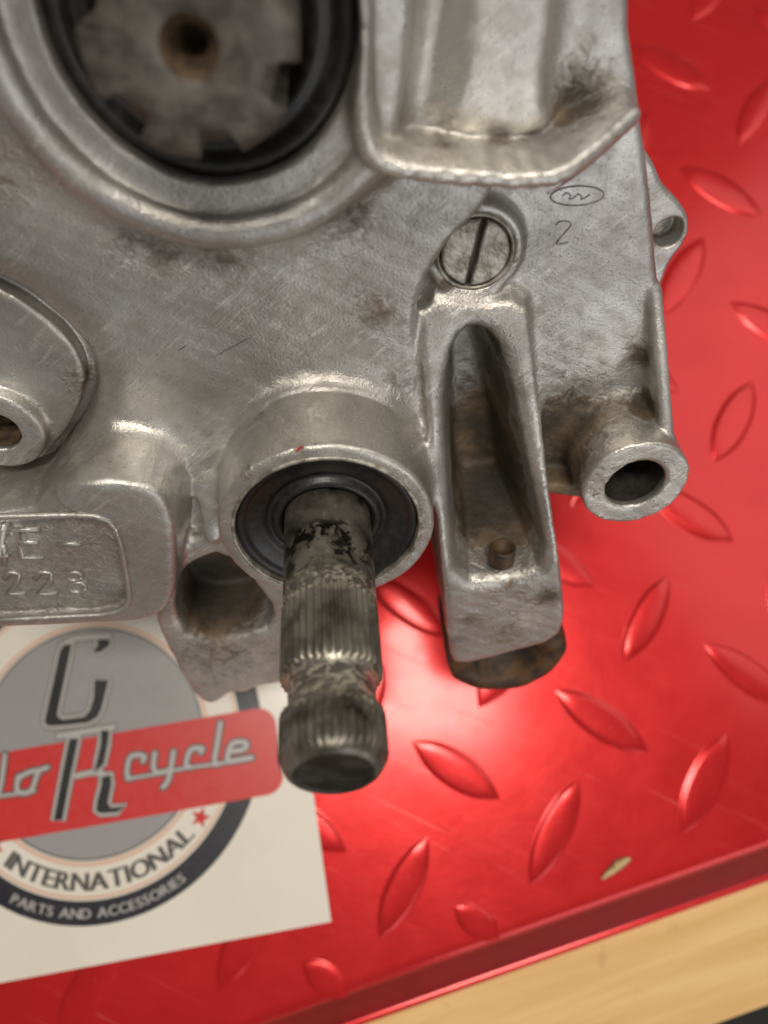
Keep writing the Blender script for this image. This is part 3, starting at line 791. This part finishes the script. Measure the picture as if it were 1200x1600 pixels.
mesh_obj("plug_gasket", *lathe([(6.1, -21), (6.05, -19.8), (5.8, -19.4), (5.5, -19.5), (5.3, -20.2), (5.25, -21)], 64, PC[0], PC[1]), PLUGM, engine)
# bushing behind the bracket's end, bolt in the cover boss
BS = P(787, 998, -12)
mesh_obj("bracket_bushing", *lathe([(.01, -26), (12.8, -24), (13.3, -23), (13.4, -10), (13.0, -7.4), (12.2, -6.6), (7.5, -6.4), (7, -10), (.01, -10)], 72, BS[0] - .3, BS[1], lambda r, w, a, j: r * (1 + .012 * math.sin(5 * a + 1) + .01 * math.sin(9 * a))), BUSH, engine)
mesh_obj("bore_lining", *lathe([(5.08, -9.4), (5.05, -43.5), (.01, -43.6)], 56, MB[0], MB[1]), simple("oily_bore", (.10, .09, .08), .4, .5, (.05, .045, .04), .5), engine)
mesh_obj("cover_bolt_recess", *lathe([(3.55, -17.2), (3.5, -23), (2.4, -23.1), (2.0, -21.6), (.01, -21.6)], 40, BC[0], BC[1]), BRASS, engine)
wz = -6.0
while P(786, 858, wz)[1] > -15.6: wz -= .2                      # where the pocket's end wall is met
hu = P(786, 858, wz)[0]; v_, f_ = lathe([(2.5, -18.6), (2.45, -15.4), (2.2, -15.0), (1.7, -15.2), (1.5, -16.4), (.01, -16.5)], 32)
mesh_obj("core_plug", [(hu + x, w, wz + y * 1.0) for x, y, w in v_], [tuple(reversed(f)) for f in f_], BUSH, engine)

mesh_obj("panel_rim", *tube([p for p in rimpath if p[0] > -74], .55, 8), ALU, engine)
# raised characters on the identification pad
def raised(name, paths, w, r, mat=ALU, topz=None):
    for p in paths: pass
    return mesh_obj(name, *merge(*[tube([(*P(*q, w), w + .05) for q in p], r, 8) for p in paths]), mat, engine)
raised("raised_character_four", [[(8, 818), (-4, 868), (14, 866)], [(6, 850), (7, 880)]], -4.95, .52)
raised("raised_character_e", [[(62, 826), (24, 827), (34, 870), (70, 869)], [(28, 847), (60, 846)]], -4.95, .52)
raised("raised_dash", [[(90, 850), (127, 848)]], -4.95, .52)
raised("raised_character_two", [[(8, 904), (16, 893), (30, 895), (28, 908), (12, 926), (40, 925)]], -4.95, .48)
raised("raised_character_two", [[(55, 904), (64, 893), (80, 894), (80, 906), (60, 926), (90, 925)]], -4.95, .48)
raised("raised_character_eight", [[(117 + 11 * math.cos(t), 900 + 6.5 * math.sin(t)) for t in np.linspace(0, 6.283, 13)], [(121 + 13 * math.cos(t), 917 + 8 * math.sin(t)) for t in np.linspace(0, 6.283, 13)]], -4.95, .42)
# stamped marks on the right-hand plate
def stamped(name, paths, w, r): return mesh_obj(name, *merge(*[tube([(*P(*q, w), w) for q in chaikin(p, 2, False)], r, 6) for p in paths]), STAMP, engine)
ow = WP + .08
stamped("stamped_two", [[(869, 352), (872, 346), (888, 345), (894, 350), (884, 362), (868, 380), (873, 382), (888, 378)]], ow - .05, .12)
stamped("stamped_oval", [[(902 + 42 * math.cos(t), 306 + 15 * math.sin(t) - 2 * math.cos(t)) for t in np.linspace(0, 2 * math.pi, 30)]], ow - .05, .11)
stamped("stamped_scribble", [[(880, 306), (886, 300), (893, 306), (888, 312), (896, 310), (904, 302), (910, 308), (906, 313), (914, 309), (922, 304)]], ow - .05, .10)
# scratch, paint mark, reflected red tinted onto the guard edge
def strip(name, pts, w, width, mat):
    v_, f_ = ribbon(chaikin([P(*q, w) for q in pts], 2, False), width, 0, True)
    return mesh_obj(name, [(x, y, w + .10) for x, y, _ in v_], f_, mat, engine, False)
strip("scratch", [(462, 428), (510, 414), (555, 398), (592, 380)], WF, .16, BRIGHT)
strip("scratch", [(330, 560), (372, 537), (392, 526)], WF, .12, MARKD)
strip("paint_mark", [(462, 706), (468, 699), (474, 697)], .0, .45, REDPAINT)
strip("red_reflection_strip", [(858, 300), (880, 288), (930, 250), (990, 196)], -14, .4, simple("reflected_red_tint", (.30, .10, .09), .5))  # red reflection along the guard edge, put into a tinted strip
strip("scratch", [(278, 548), (290, 540)], WF, .16, MARKD)
